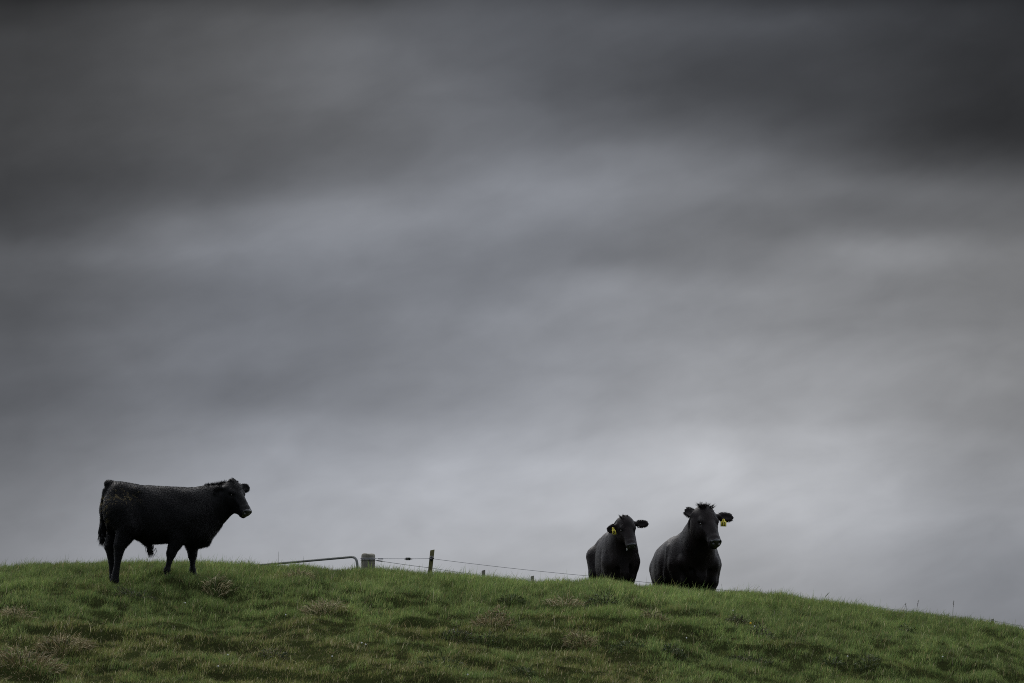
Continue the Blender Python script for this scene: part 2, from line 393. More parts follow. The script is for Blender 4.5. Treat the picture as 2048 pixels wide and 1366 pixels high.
def strands(P, D, L, W, droop=0.3, tint=(0.008, 0.008, 0.008), jit=0.35, nrm=None):
    """thin two-segment hairs from roots P along directions D"""
    n = len(P); D = D + rng.normal(0, jit, (n, 3)); D /= np.linalg.norm(D, axis=1)[:, None]
    sd_ = np.cross(D, rng.normal(0, 1, (n, 3)) if nrm is None else nrm + rng.normal(0, 0.28, (n, 3))); sd_ /= np.linalg.norm(sd_, axis=1)[:, None]+1e-9
    L = np.broadcast_to(L, (n,))[:, None]*rng.uniform(0.6, 1.25, (n, 1)); W = np.broadcast_to(W, (n,))[:, None]
    mid = P + D*L*0.55; tip = P + D*L - np.array([0, 0, 1.0])*L*droop*rng.uniform(0.2, 1.2, (n, 1))
    V = np.stack([P-sd_*W, P+sd_*W, mid+sd_*W*0.7, mid-sd_*W*0.7, tip], 1).reshape(-1, 3)
    b = np.arange(n)[:, None]*5
    F = np.concatenate([b+[[0, 1, 2, 3]], b+[[3, 2, 4]]], 1).ravel(); cnt = np.tile([4, 3], n)
    T = np.broadcast_to(np.asarray(tint, float), (n, 3)) * rng.uniform(0.8, 1.25, (n, 1))
    T4 = np.repeat(np.concatenate([T, np.ones((n, 1))], 1), 5, 0)
    return V, F, cnt, T4
def hair_obj(name, parent, sets):
    V, F, Cn, T, o = [], [], [], [], 0
    for v, f, c, t in sets: V.append(v); F.append(f+o); Cn.append(c); T.append(t); o += len(v)
    ob = new_obj(name, np.concatenate(V), np.concatenate(F), np.concatenate(Cn), MAT_HAIR, parent, True, {'tint': ('FLOAT_COLOR', np.concatenate(T))})
    return ob

def add_head(S, H, hp, s, ears, jaw=1.0, wd=1.0):
    """cattle head in its own frame: x towards the muzzle, y left, z out of the forehead"""
    T = lambda p: hp + H @ (np.array(p, float)*s)
    def e(c, r, k=0.03, op='+', rot=None): S.ell(T(c), np.array(r)*s, H if rot is None else H @ rot, k*s, op)
    def c(a, b, ra, rb, k=0.03, op='+'): S.cone(T(a), T(b), ra*s, rb*s, k*s, op)
    e((0.03, 0, -0.075), (0.135, 0.122*wd, 0.13))
    e((-0.035, 0, 0.012), (0.075, 0.062, 0.048), 0.05)                       # poll
    c((0.06, 0, -0.050), (0.37, 0, -0.080), 0.098, 0.066, 0.04)              # forehead and nose bridge
    c((0.06, 0, -0.175), (0.37, 0, -0.130), 0.085*jaw, 0.046, 0.05)          # lower jaw
    for y in (-1, 1):
        e((0.105, 0.066*y*wd, -0.145), (0.145, 0.062, 0.115*jaw), 0.045)              # cheek
        e((0.125, 0.090*y*wd, -0.012), (0.05, 0.030, 0.026), 0.03)              # brow
        c((0.17, 0.078*y*wd, -0.055), (0.37, 0.046*y, -0.060), 0.022, 0.022, 0.025)
        e((0.150, 0.112*y*wd, -0.047), (0.030, 0.020, 0.018), 0.012, '-')       # eye socket
    e((0.405, 0, -0.092), (0.070, 0.079, 0.078), 0.03)                       # muzzle
    e((0.448, 0, -0.082), (0.038, 0.073, 0.066), 0.02)
    e((0.400, 0, -0.158), (0.062, 0.056, 0.034), 0.018)                      # lower lip
    for y in (-1, 1):
        e((0.485, 0.047*y, -0.066), (0.042, 0.021, 0.019), 0.008, '-')       # nostril
        e((0.442, 0.064*y, -0.064), (0.026, 0.014, 0.024), 0.012)
        e((0.43, 0.066*y, -0.132), (0.055, 0.016, 0.007), 0.010, '-')        # mouth line
    for y in (-1, 1):                                                         # crease behind the jaw
        c((-0.075, 0.135*y*wd, -0.07), (-0.045, 0.125*y*wd, -0.19), 0.014, 0.018, 0.05, '-')
        c((-0.045, 0.125*y*wd, -0.19), (0.05, 0.075*y*wd, -0.295), 0.018, 0.012, 0.05, '-')
    out = []
    for sgn, (d, face, L) in zip((1, -1), ears):
        d = unit(d); f = unit(np.array(face, float) - d*np.dot(face, d)); w = np.cross(f, d)
        base = np.array([0.015, 0.095*sgn*wd, -0.045])
        rot = np.stack([d, w, f], 1)
        c(base, base+d*0.07, 0.034, 0.036, 0.02)
        e(base+d*(0.05+L*0.5), (L*0.56, 0.056, 0.021), 0.02, '+', rot)
        e(base+d*(0.055+L*0.5)+f*0.020, (L*0.42, 0.036, 0.014), 0.008, '-', rot)
        out.append((T(base), H @ d, H @ w, H @ f, L*s))
    return T, out

def eyeball(parent, T, H, s, sgn, wd=1.0, mat=MAT_EYE):
    c = T((0.150, 0.094*sgn*wd, -0.046)); V, F = [], []
    nu, nv, r = 10, 6, 0.0200*s
    for j in range(nv+1):
        for i in range(nu):
            a, b = 2*math.pi*i/nu, math.pi*j/nv
            V.append(c + r*np.array([math.sin(b)*math.cos(a), math.sin(b)*math.sin(a), math.cos(b)]))
    for j in range(nv):
        for i in range(nu): F.append((j*nu+i, (j+1)*nu+i, (j+1)*nu+(i+1) % nu, j*nu+(i+1) % nu))
    m = MB(); m.add((V, F)); return m.build('eye', mat, parent)

def vertex_normals(V, Q):
    n = np.cross(V[Q[:, 2]]-V[Q[:, 0]], V[Q[:, 3]]-V[Q[:, 1]]); vn = np.zeros_like(V)
    for k in range(4): np.add.at(vn, Q[:, k], n)
    return vn/(np.linalg.norm(vn, axis=1)[:, None]+1e-12)

def stencil_digits(text):
    """strokes of plain block digits in a unit box"""
    G = {'1': [((.5, 0), (.5, 1)), ((.5, 1), (.3, .8))], '2': [((.1, .8), (.4, 1)), ((.4, 1), (.85, .8)), ((.85, .8), (.1, 0)), ((.1, 0), (.9, 0))],
         '4': [((.7, 0), (.7, 1)), ((.7, 1), (.1, .35)), ((.1, .35), (.95, .35))], '7': [((.1, 1), (.9, 1)), ((.9, 1), (.4, 0))]}
    w = 1/len(text); out = []
    for i, ch in enumerate(text):
        for a, b in G[ch]: out.append((((i+0.12+a[0]*0.76)*w, a[1]), ((i+0.12+b[0]*0.76)*w, b[1])))
    return out
def ear_tag(parent, pos, right, up, nrm, w, h, text):
    """bent yellow plate hanging from pos; right/up/nrm are its axes"""
    right, up, nrm = unit(right), unit(up), unit(nrm)
    prof = [(-0.20, 0.0), (-0.22, -0.16), (-0.5, -0.36), (-0.5, -1.0), (0.5, -1.0), (0.5, -0.36), (0.22, -0.16), (0.20, 0.0)]
    m = MB(); V = []
    P = lambda u, v, d: pos + right*u*w + up*v*h + nrm*(d + 0.10*w*math.cos(u*2.4)*1.0)
    for d in (0.0025, -0.0025):
        for u, v in prof: V.append(P(u, v, d))
    n = len(prof); F = [tuple(range(n-1, -1, -1)), tuple(range(n, 2*n))] + [(i, (i+1) % n, n+(i+1) % n, n+i) for i in range(n)]
    m.add((V, F)); t = m.build('ear_tag', MAT_TAG, parent, False)
    m = MB(); m.tube([P(0, -0.06, -0.012), P(0, -0.06, 0.012)], 0.010, 10); m.build('tag_button', MAT_TAG, t)
    m = MB()
    for a, b in stencil_digits(text):
        q = [P(-0.38+0.76*x, -0.90+0.46*y, 0.004) for x, y in (a, b)]
        m.tube(q, w*0.055, 5)
    m.build('tag_number', MAT_INK, t)
    return t

def make_beast(name, label, cat, loc, heading, pitch, cfg):
    root = empty(name, loc, label, cat, 'black cattle on the hill')
    rm = rotm(heading, pitch); root.rotation_euler = Matrix(rm.tolist()).to_euler()
    s = cfg['s']; fur = cfg['fur']
    W = lambda p: np.array(loc) + rm @ np.asarray(p, float)
    def grounded(x, y):
        z = 0.0
        for _ in range(4):
            w = W((x, y, z)); z += (hill1(w[0], w[1]) - w[2])
        return np.array([x, y, z])
    S = Sculpt(*cfg['box'], cfg.get('h', 0.0115))
    S.trunk(cfg['trunk'])
    for k in cfg.get('ells', []): S.ell(*k[:2], rot=k[3] if len(k) > 3 else None, k=k[2])
    for k in cfg.get('cones', []): S.cone(*k)
    hooves = []
    for lg in cfg['legs']:
        f = grounded(*lg['foot']) - np.array([0, 0, .02]); J = [np.array(p, float) for p in lg['joints']]
        fet = f + np.array([lg.get('lean', 0.0), 0, 0.115*s]); can = f + np.array([lg.get('lean', 0)*0.6+0.012, 0, 0.055*s])
        S.chain(J+[J[-1]*0.5+fet*0.5, fet, can], list(lg['r'][:-1])+[lg['r'][-1]*0.80, lg['r'][-1]*0.95, lg['r'][-1]*0.9], 0.07*s, 0.02*s)
        S.cone(can, f+np.array([0.035*s, 0.018*s, 0.018*s]), 0.040*s, 0.036*s, 0.015); S.cone(can, f+np.array([0.035*s, -0.018*s, 0.018*s]), 0.040*s, 0.036*s, 0.012)
        hooves.append(f)
    H = rotm(*cfg['head_rot']); hp = np.array(cfg['head_pos'], float); hs = cfg['head_s']
    for k in cfg['neck'](hp, H, hs): S.cone(*k)
    T, ears = add_head(S, H, hp, hs, cfg['ears'], cfg.get('jaw', 1.0), cfg.get('wd', 1.0))
    if 'tail' in cfg: S.chain([np.array(p, float) for p in cfg['tail']], cfg['tail_r'], 0.02, 0.012)
    if cfg.get('after'): cfg['after'](S)
    # slight unevenness of hide over muscle
    q = 9.0
    S.F += 0.006*s*(np.sin(S.X*q*1.1+2*np.sin(S.Z*q*0.7))*np.sin(S.Y*q*1.3+S.Z*q*0.5)+0.6*np.sin(S.Z*q*1.7+S.X*q*2.1)*np.sin(S.Y*q*2.0+1))
    V, Q = S.mesh(); VN = vertex_normals(V, Q)
    body = new_obj('body', V, Q, np.full(len(Q), 4), [fur, MAT_MUZZLE, MAT_HOOF], root)
    cen = V[Q].mean(1); hc = ((cen-hp) @ H)/hs
    mi = np.zeros(len(Q), np.int32)
    mi[(hc[:, 0] > 0.448) & (np.abs(hc[:, 1]) < 0.075) & (hc[:, 2] > -0.15) & (hc[:, 2] < 0.05)] = 1
    for f in hooves: mi[(np.abs(cen-f) < np.array([0.11, 0.09, 0.058*s])).all(1)] = 2
    body.data.polygons.foreach_set('material_index', mi)
    for sg in (1, -1): eyeball(root, T, H, hs, sg, cfg.get('wd', 1.0))
    # coat
    area = np.linalg.norm(np.cross(V[Q[:, 2]]-V[Q[:, 0]], V[Q[:, 3]]-V[Q[:, 1]]), axis=1); area[mi > 0] = 0
    n = cfg.get('hairs', 34000); pick = rng.choice(len(Q), n, p=area/area.sum())
    wts = rng.dirichlet((1, 1, 1, 1), n); P = (V[Q[pick]]*wts[:, :, None]).sum(1); Nn = (VN[Q[pick]]*wts[:, :, None]).sum(1)
    hl = ((P-hp) @ H)/hs
    onhead = (hl[:, 0] > -0.06) & (np.linalg.norm(hl-np.array([0.18, 0, -0.09]), axis=1) < 0.36)
    flow = np.where(onhead[:, None], -(H @ np.array([0.6, 0, 0.0])), np.array([-0.8, 0, -0.55]))
    flow = flow - Nn*(flow*Nn).sum(1)[:, None]; flow /= np.linalg.norm(flow, axis=1)[:, None]+1e-6
    L = np.where(onhead, 0.010, 0.022)*cfg.get('hair_len', 1.0)
    L = np.where((Nn[:, 2] < -0.3) & ~onhead, L*1.7, L); L = np.where(P[:, 2] < 0.40*s, L*0.45, L)
    tint = np.array(cfg['hair'])[None, :].repeat(n, 0)
    if cfg.get('tint'): tint = cfg['tint'](P, tint)
    sets = [strands(P, flow*0.95+Nn*cfg.get('lift', 0.07), L*0.9, cfg.get('hair_w', 0.0015), 0.03 if not cfg.get('rough') else 0.12, tint, 0.10 if not cfg.get('rough') else 0.17, Nn)]
    hair_obj('coat', root, sets)
    # ear fringe
    es = []
    for (b, d, w, f, Le) in ears:
        m = 700; t_ = rng.uniform(0.25, 1.0, m); a = rng.uniform(0, 2*math.pi, m)
        half = 0.047*hs*np.sqrt(np.clip(1-((t_-0.55)/0.52)**2, 0.02, 1))
        Pp = b + d*(0.02*hs+Le*1.05*t_)[:, None] + w*(half*np.sign(np.cos(a)))[:, None]
        Dd = w*np.sign(np.cos(a))[:, None]*0.7 + d*(0.35+0.8*t_[:, None]) + f*0.3*rng.normal(0, 1, (m, 1))
        es.append(strands(Pp, Dd, 0.027*hs, 0.0016, 0.2, np.array(cfg['hair'])*1.1, 0.3))
    hair_obj('ear_fringe', root, es)
    # poll tuft: a few splayed locks
    nl, per = cfg.get('poll_locks', 11), 26; pts = []
    for q_ in range(nl):
        p0 = np.array((rng.normal(-0.035, 0.022), rng.normal(0, 0.040), 0.040)); dv = np.array([0, 0, 0.75]) + H @ np.array([-0.1, p0[1]*14, 0.25]) + rng.normal(0, 0.28, 3)
        Pp = np.array([T(p0 + rng.normal(0, 0.007, 3)) for _ in range(per)])
        pts.append(strands(Pp, np.tile(unit(dv), (per, 1)), cfg.get('poll_len', 0.055)*hs*rng.uniform(0.6, 1.15), 0.0026, 0.25, np.array(cfg['hair']), 0.13))
    m2 = 420; Pp = np.array([T((x, y, 0.047-0.9*max(0, x)*0.30)) for x, y in zip(rng.uniform(-0.02, 0.13, m2), rng.normal(0, 0.036, m2))])
    pts.append(strands(Pp, np.tile(H @ np.array([0.9, 0, 0.35]), (m2, 1)), 0.04*hs, 0.0022, 0.5, np.array(cfg['hair'])*1.3, 0.45))
    hair_obj('poll_tuft', root, pts)
    return root, T, H, hp, ears, W

# ================================================================== GROUND
def build_ground():
    def axis(lo, f0, f1, hi, fine, grow=1.22):
        a = list(np.arange(f0, f1+fine/2, fine)); st = fine
        while a[-1] < hi: st *= grow; a.append(a[-1]+st)
        st = fine; b = []
        x = f0
        while x > lo: st *= grow; x -= st; b.append(x)
        return np.array(b[::-1]+a)
    xs = axis(-3000, -9.5, 9.5, 3000, 0.075); ys = axis(-2500, 35.5, 54.0, 6000, 0.075)
    X, Y = np.meshgrid(xs, ys, indexing='ij'); Z = hill(X, Y)
    V = np.stack([X, Y, Z], -1).reshape(-1, 3)
    i, j = np.meshgrid(np.arange(len(xs)-1), np.arange(len(ys)-1), indexing='ij'); k = (i*len(ys)+j).ravel()
    Q = np.stack([k, k+len(ys), k+len(ys)+1, k+1], 1)
    return tag(new_obj('ground', V, Q, np.full(len(Q), 4), MAT_SOIL), kind='structure')

GREEN = np.array([(0.058, 0.088, 0.023), (0.078, 0.102, 0.030), (0.102, 0.118, 0.041), (0.048, 0.074, 0.024)])
OLIVE = np.array([(0.070, 0.080, 0.022), (0.082, 0.076, 0.028), (0.052, 0.066, 0.017)])
STRAW = np.array([(0.26, 0.22, 0.12), (0.20, 0.155, 0.08), (0.32, 0.29, 0.18)])
def blades(x, y, z, h, w, lean, ang, tint):
    n = len(x); B = np.stack([x, y, z-0.008], 1)
    a = rng.uniform(0, 2*math.pi, n); side = np.stack([np.cos(a), np.sin(a)*0.5, np.zeros(n)], 1)*w[:, None]
    d = np.stack([np.cos(ang), np.sin(ang), np.zeros(n)], 1); up = np.array([0, 0, 1.0])
    hh, ll = h[:, None], lean[:, None]
    mid = B + up*hh*(0.62-0.12*ll) + d*hh*ll*0.32; tip = B + up*hh*(1-0.42*ll*ll) + d*hh*ll*0.95
    V = np.stack([B-side, B+side, mid+side*0.8, mid-side*0.8, tip], 1).reshape(-1, 3)
    b = np.arange(n)[:, None]*5
    F = np.concatenate([b+[[0, 1, 2, 3]], b+[[3, 2, 4]]], 1).ravel()
    T4 = np.repeat(np.concatenate([tint, np.ones((n, 1))], 1), 5, 0)
    return V, F, np.tile([4, 3], n), T4
def build_grass():
    n = 1200000
    y = rng.uniform(36.0, 52.6, n); x = rng.uniform(-1, 1, n)*(y*0.1345+1.5)
    tuft = 0.5*fbm(x*3.0, y*3.0, 41, 3) + 0.5*vnoise(x*7.5, y*7.5, 44); patch = fbm(x*0.45, y*0.8, 52, 3); fine = fbm(x*1.6, y*2.4, 63, 3)
    crest = smooth(5.0, 0.5, np.abs(YC-y))
    keep = rng.uniform(0, 1, n) < np.clip(0.72 + 0.9*(tuft-0.42) + 0.3*crest, 0.55, 1)
    x, y, tuft, patch, fine, crest = (q[keep] for q in (x, y, tuft, patch, fine, crest)); n = len(x)
    z = hill(x, y)
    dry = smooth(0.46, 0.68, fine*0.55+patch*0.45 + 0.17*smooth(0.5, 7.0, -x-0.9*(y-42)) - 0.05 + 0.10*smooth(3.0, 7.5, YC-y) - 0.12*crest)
    h = (0.034 + 0.024*crest + 0.060*smooth(0.36, 0.72, tuft))*rng.uniform(0.55, 1.3, n)*(1-0.2*dry)
    long = rng.uniform(0, 1, n); h = np.where(long < 0.012+0.028*crest, h*1.65, h); tall = long > 0.9895; h = np.where(tall, rng.uniform(0.06, 0.17, n), h)
    few = rng.uniform(0, 1, n) < 0.22
    for px, w_, g_ in ((1565, .22, 1.1), (1515, .4, .5), (1450, .25, .5), (1195, .35, .7), (985, .3, .9), (905, .25, .6), (780, .2, .8), (600, .5, .3), (330, .5, .3), (1700, .3, .6), (1840, .35, .5), (100, .4, .35)):
        h = h*(1+np.where(few, 0.75, 0.12)*g_*np.exp(-((x-ray(px, 1150)[0]*YC)/w_)**2)*crest*(h < 0.12))          # longer grass in clumps along the crest
    lean = np.clip(rng.normal(0.55, 0.25, n) + 0.25*tall, 0.05, 1.25)
    ang = rng.normal(0.15, 1.25, n) + (fbm(x*0.9, y*0.9, 91, 2)-0.5)*3
    g = GREEN[rng.integers(0, 4, n)]*(0.75+0.55*fbm(x*1.1+9, y*1.1, 15, 3))[:, None]; o = OLIVE[rng.integers(0, 3, n)]
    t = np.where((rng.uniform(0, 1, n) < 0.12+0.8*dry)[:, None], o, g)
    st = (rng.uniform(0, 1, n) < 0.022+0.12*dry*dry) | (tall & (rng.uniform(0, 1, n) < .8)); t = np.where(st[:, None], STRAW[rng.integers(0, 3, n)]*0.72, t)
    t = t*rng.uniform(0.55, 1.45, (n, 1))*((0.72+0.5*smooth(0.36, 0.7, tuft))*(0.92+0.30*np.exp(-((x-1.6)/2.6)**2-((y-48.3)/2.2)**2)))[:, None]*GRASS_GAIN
    w = np.where(st, 0.0019, rng.uniform(0.0016, 0.0031, n))
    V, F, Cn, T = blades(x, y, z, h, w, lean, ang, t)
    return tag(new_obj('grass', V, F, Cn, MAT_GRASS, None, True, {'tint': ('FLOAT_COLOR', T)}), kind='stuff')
GRASS_GAIN = 1.9
BULL_AT = ground_at(298, 1160)
_c, _s = math.cos(R(15)), math.sin(R(15))
DIPS += [(BULL_AT[0]+.175*_c+.15*_s, BULL_AT[1]+.175*_s-.15*_c, .35, .065)]      # the bull's front hoof stands on a hump
build_ground()
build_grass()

# ================================================================== CATTLE
def loc_of(px, Y):
    d = ray(px, 1150); x = d[0]*Y; return np.array([x, Y, hill1(x, Y)])
def bull():
    th = R(15); loc = BULL_AT + np.array([0, 0, 0.03]); rm = rotm(th, 0)
    tr = [(-.55, 1.00, .72, .09, .5, 0), (-.52, 1.075, .62, .16, .55, 0), (-.45, 1.15, .54, .215, .6, 0), (-.36, 1.157, .50, .245, .6, 0), (-.22, 1.137, .49, .265, .55, 0),
          (-.10, 1.108, .435, .285, .5, 0), (.06, 1.100, .395, .305, .47, 0), (.25, 1.108, .425, .31, .47, 0), (.42, 1.106, .415, .295, .48, 0),
          (.57, 1.088, .375, .265, .5, 0), (.68, 1.085, .395, .225, .5, 0), (.77, 1.06, .47, .175, .5, 0), (.84, 1.00, .60, .11, .5, 0)]
    headw = at(467.5, 971, loc[1]+1.02*math.sin(th)-0.10)
    hp = rm.T @ (headw - loc)
    def neck(hp, H, s):
        b = hp + H @ (np.array([-0.01, 0, -0.115])*s); th_ = hp + H @ (np.array([0.08, 0, -0.20])*s)
        return [((.52, 0, .88), b, .185, .115*s, .07), ((.58, 0, .70), th_, .215, .110*s, .08), ((.60, 0, .80), (b+th_)/2, .21, .15, .08),
                ((.66, 0, .62), hp + H @ (np.array([0.20, 0, -0.19])*s), .16, .055, .06)]
    Hd = rotm(R(-60), R(45))
    def after(S):
        S.cone(hp + Hd @ np.array([0.05, 0, -0.275])*.93, hp + Hd @ np.array([0.32, 0, -0.175])*.93, .060, .036, .05)
        S.cone((.66, -.01, .68), hp + Hd @ np.array([0.06, 0, -0.275])*.93, .15, .075, .06)
        S.cone((-.03, 0, .43), (.012, 0, .355), .05, .022, .04)
        S.cone((.60, 0, .45), (.71, 0, .43), .085, .05, .05)
    def fleck(P, t):
        n = len(P); m = np.exp(-((P[:, 0]+.38)/.16)**2-((P[:, 2]-.95)/.085)**2) + 0.9*np.exp(-((P[:, 0]+.58)/.06)**2)*((P[:, 2] > .55) & (P[:, 2] < .98))
        spots = vnoise(P[:, 0]*38, P[:, 2]*38, 5)*0.6+vnoise(P[:, 0]*80, P[:, 2]*80, 6)*0.4
        hit = (m*smooth(0.54, 0.76, spots)*1.1 > rng.uniform(0, 1, n)); t = t.copy()
        t[hit] = np.array([0.13, 0.10, 0.045])*rng.uniform(0.2, 1.6, (hit.sum(), 1)); return t
    cfg = dict(s=0.88, fur=MAT_FUR_BULL, hair=(0.0058, 0.0055, 0.0058), box=((-.75, -.5, -.14), (1.32, .5, 1.32)), trunk=tr,
        ells=[((-.38, -.13, .82), (.20, .13, .28), .08), ((-.38, .13, .82), (.20, .13, .28), .08), ((.48, -.16, .74), (.17, .11, .28), .08), ((.48, .16, .74), (.17, .11, .28), .08),
              ((-.20, -.20, 1.02), (.07, .05, .05), .06), ((-.20, .20, 1.02), (.07, .05, .05), .06), ((-.50, 0, 1.13), (.06, .05, .045), .05)],
        legs=[dict(foot=(-.435, -.16), joints=[(-.36, -.15, .80), (-.285, -.175, .60), (-.385, -.165, .37)], r=[.19, .155, .078, .048], lean=-.01),
              dict(foot=(-.425, .14), joints=[(-.40, .14, .80), (-.36, .165, .60), (-.455, .15, .375)], r=[.18, .14, .066, .045], lean=0),
              dict(foot=(.175, -.15), joints=[(.44, -.15, .74), (.325, -.165, .49), (.245, -.155, .28)], r=[.17, .105, .060, .042], lean=.02),
              dict(foot=(.565, .13), joints=[(.50, .15, .74), (.55, .15, .48), (.56, .14, .29)], r=[.16, .095, .056, .042], lean=-.005)],
        head_rot=(R(-60), R(45), R(0)), head_pos=hp, head_s=0.93, jaw=1.12, neck=neck, after=after,
        ears=[((-.22, 1, .05), (.6, 0, .8), .17), ((.12, -1, -.40), (.6, -.2, .6), .17)],
        tail=[(-.47, 0, 1.11), (-.535, .0, 1.04), (-.568, .015, .92), (-.578, .02, .76), (-.578, .02, .62), (-.575, .02, .52)], tail_r=[.035, .034, .030, .027, .024, .018],
        hairs=120000, hair_len=1.15, rough=True, lift=.27, tint=fleck, poll_locks=14, poll_len=.028)
    root, T, H, hp, ears, W = make_beast('bull', 'young black bull standing side-on at the left, dung flecks on its rump', 'bull', loc, th, 0, cfg)
    hb = np.array((0.0045, 0.0043, 0.0045))
    m = 800; z = rng.uniform(.44, .70, m); r_ = .038*np.sin(np.clip((z-.42)/.30, 0, 1)*math.pi*0.9+0.25); a = rng.uniform(0, 2*math.pi, m)
    P = np.stack([-.577+r_*np.cos(a), .02+r_*np.sin(a), z], 1); D = np.stack([np.cos(a)*.10, np.sin(a)*.10, -np.ones(m)], 1)
    hair_obj('tail_switch', root, [strands(P, D, .085, .0028, .1, hb, .14)])
    m = 260; z = rng.uniform(.31, .40, m); P = np.stack([.005+rng.normal(0, .020, m), rng.normal(0, .018, m), z], 1)
    hair_obj('sheath_hair', root, [strands(P, np.tile((.12, 0, -1.0), (m, 1)), .085, .0030, .1, hb, .20)])
    m = 800; X = rng.uniform(.66, .93, m); P = np.stack([X, rng.normal(0, .03, m), np.interp(X, [.66, .8, .93], [1.10, 1.12, 1.15])], 1)
    hair_obj('mane', root, [strands(P, np.tile((.30, 0, 1.0), (m, 1)), .060, .0026, .1, hb, .28)])
    return root
def cow_cfg(k, fur, hair, hp, hs, hrot, ears, wide=1.0):
    q = lambda *v: tuple(a*k for a in v)
    yo = lambda a: .17*max(0, a-.05)**1.3
    tr = [(a*k, b*k, c*k, d*k*wide, e, yo(a)*k) for a, b, c, d, e in
          [(-.86, 1.08, .86, .10, .5), (-.80, 1.20, .72, .22, .55), (-.66, 1.285, .58, .29, .6), (-.46, 1.30, .50, .37, .52), (-.22, 1.30, .42, .43, .43), (.04, 1.29, .395, .445, .40),
           (.24, 1.28, .42, .41, .42), (.40, 1.28, .45, .35, .45), (.55, 1.265, .49, .29, .48), (.68, 1.21, .54, .23, .5), (.79, 1.08, .64, .15, .5)]]
    def neck(hp, H, s):
        b = hp + H @ (np.array([-0.02, 0, -0.10])*s); t = hp + H @ (np.array([0.08, 0, -0.19])*s)
        return [(q(.42, .05, 1.05), b, .22*k, .15*s, .08*k), (q(.58, .085, .80), t, .25*k, .10*s, .08*k), (q(.52, .07, .92), (b+t)/2, .245*k, .14*s, .08*k)]
    def after(S):                                   # dewlap, brisket and loose folds of hide
        S.cone(q(.62, .09, .62), q(.74, .11, .56), .12*k, .08*k, .05*k)
        th = hp + rotm(*hrot) @ (np.array([0.06, 0, -0.26])*hs)
        S.cone(th, np.array(q(.74, .11, .62)), .035*k, .05*k, .05*k)
        for y in (-1, 1):
            S.cone(q(.63, .085+.125*y*wide, 1.08), q(.77, .10+.115*y*wide, .66), .022*k, .026*k, .045*k, '-')     # neck to shoulder
            S.cone(q(.77, .10+.115*y*wide, .66), q(.70, .09+.085*y*wide, .42), .026*k, .03*k, .045*k, '-')        # brisket to foreleg
            S.ell(q(.69, .09+.20*y*wide, .80), q(.09, .075*wide, .10), k=.05*k)                                   # point of the shoulder
            S.cone(q(.80, .11+.035*y, .92), q(.80, .11+.045*y, .60), .016*k, .022*k, .03*k)                       # loose folds of the dewlap
        for y in (-1, 1):
            S.cone(q(.60, .08+.20*y*wide, .95), q(.63, .085+.215*y*wide, .55), .045*k, .05*k, .03*k)      # shoulder edge
            S.cone(q(.50, .06+.17*y, 1.16), q(.60, .08+.20*y, .95), .04*k, .045*k, .03*k)
            S.cone(q(.40, .03+.29*y*wide, 1.05), q(.36, .03+.34*y*wide, .60), .02*k, .02*k, .07*k)
    L = [dict(foot=q(.50, .07+y*.18*wide), joints=[q(.50, .07+y*.19*wide, .78), q(.50, .07+y*.20*wide, .58), q(.52, .07+y*.18*wide, .36)], r=list(q(.17, .11, .062, .05))) for y in (-1, 1)]
    L += [dict(foot=q(-.64, y*.2), joints=[q(-.55, y*.19, .90), q(-.48, y*.21, .66), q(-.66, y*.20, .44)], r=list(q(.22, .16, .075, .055))) for y in (-1, 1)]
    return dict(s=k, fur=fur, hair=hair, box=(q(-1.02, -.62, -.16), q(1.62, .78, 1.95)), h=0.0125*max(k, .9), trunk=tr,
        ells=[(q(.46, .05+y*.21*wide, .84), q(.19, .12, .32), .08*k) for y in (-1, 1)] + [(q(-.52, y*.25*wide, 1.12), q(.10, .08, .06), .08*k) for y in (-1, 1)] +
             [(q(-.58, y*.2*wide, .88), q(.22, .16*wide, .3), .08*k) for y in (-1, 1)],
        legs=L, head_rot=hrot, head_pos=hp, head_s=hs, neck=neck, after=after, ears=ears,
        tail=[q(-.78, 0, 1.2), q(-.87, 0, 1.1), q(-.90, 0, .85), q(-.89, 0, .5)], tail_r=list(q(.035, .03, .025, .03)), hairs=95000, hair_len=0.62, hair_w=.0012, wd=1.06, jaw=1.25)
def large_cow():
    Y = 52.65; loc = loc_of(1371, Y); hd, pt = R(-90+6), R(-6); rm = rotm(hd, pt)
    hp = rm.T @ (at(1412.5, 1026, Y-1.06) - loc)
    ears = [((.02, 1, .02), (.55, .1, .8), .205), ((-.86, -.38, -.28), (.42, -.55, .5), .18)]
    cfg = cow_cfg(1.0, MAT_FUR_COW, (0.0135, 0.0100, 0.0098), hp, 1.14, (R(18), R(50), R(3)), ears)
    cfg['poll_locks'] = 17; cfg['poll_len'] = .082
    root, T, H, hp, er, W = make_beast('cow', 'large wide black cow facing the camera with one ear raised, rightmost animal', 'cow', loc, hd, pt, cfg)
    b, d, w, f, L = er[0]
    pos = b + d*L*0.60 + np.array([0, 0, -0.035]); 
    right = rm.T @ unit((1, 0.25, 0.0)); up = rm.T @ unit((0.03, 0.10, 1)); nrm = rm.T @ unit((0.2, -1, 0.1))
    ear_tag(root, pos + nrm*0.03, right, up, nrm, .082, .098, '12')
    return root
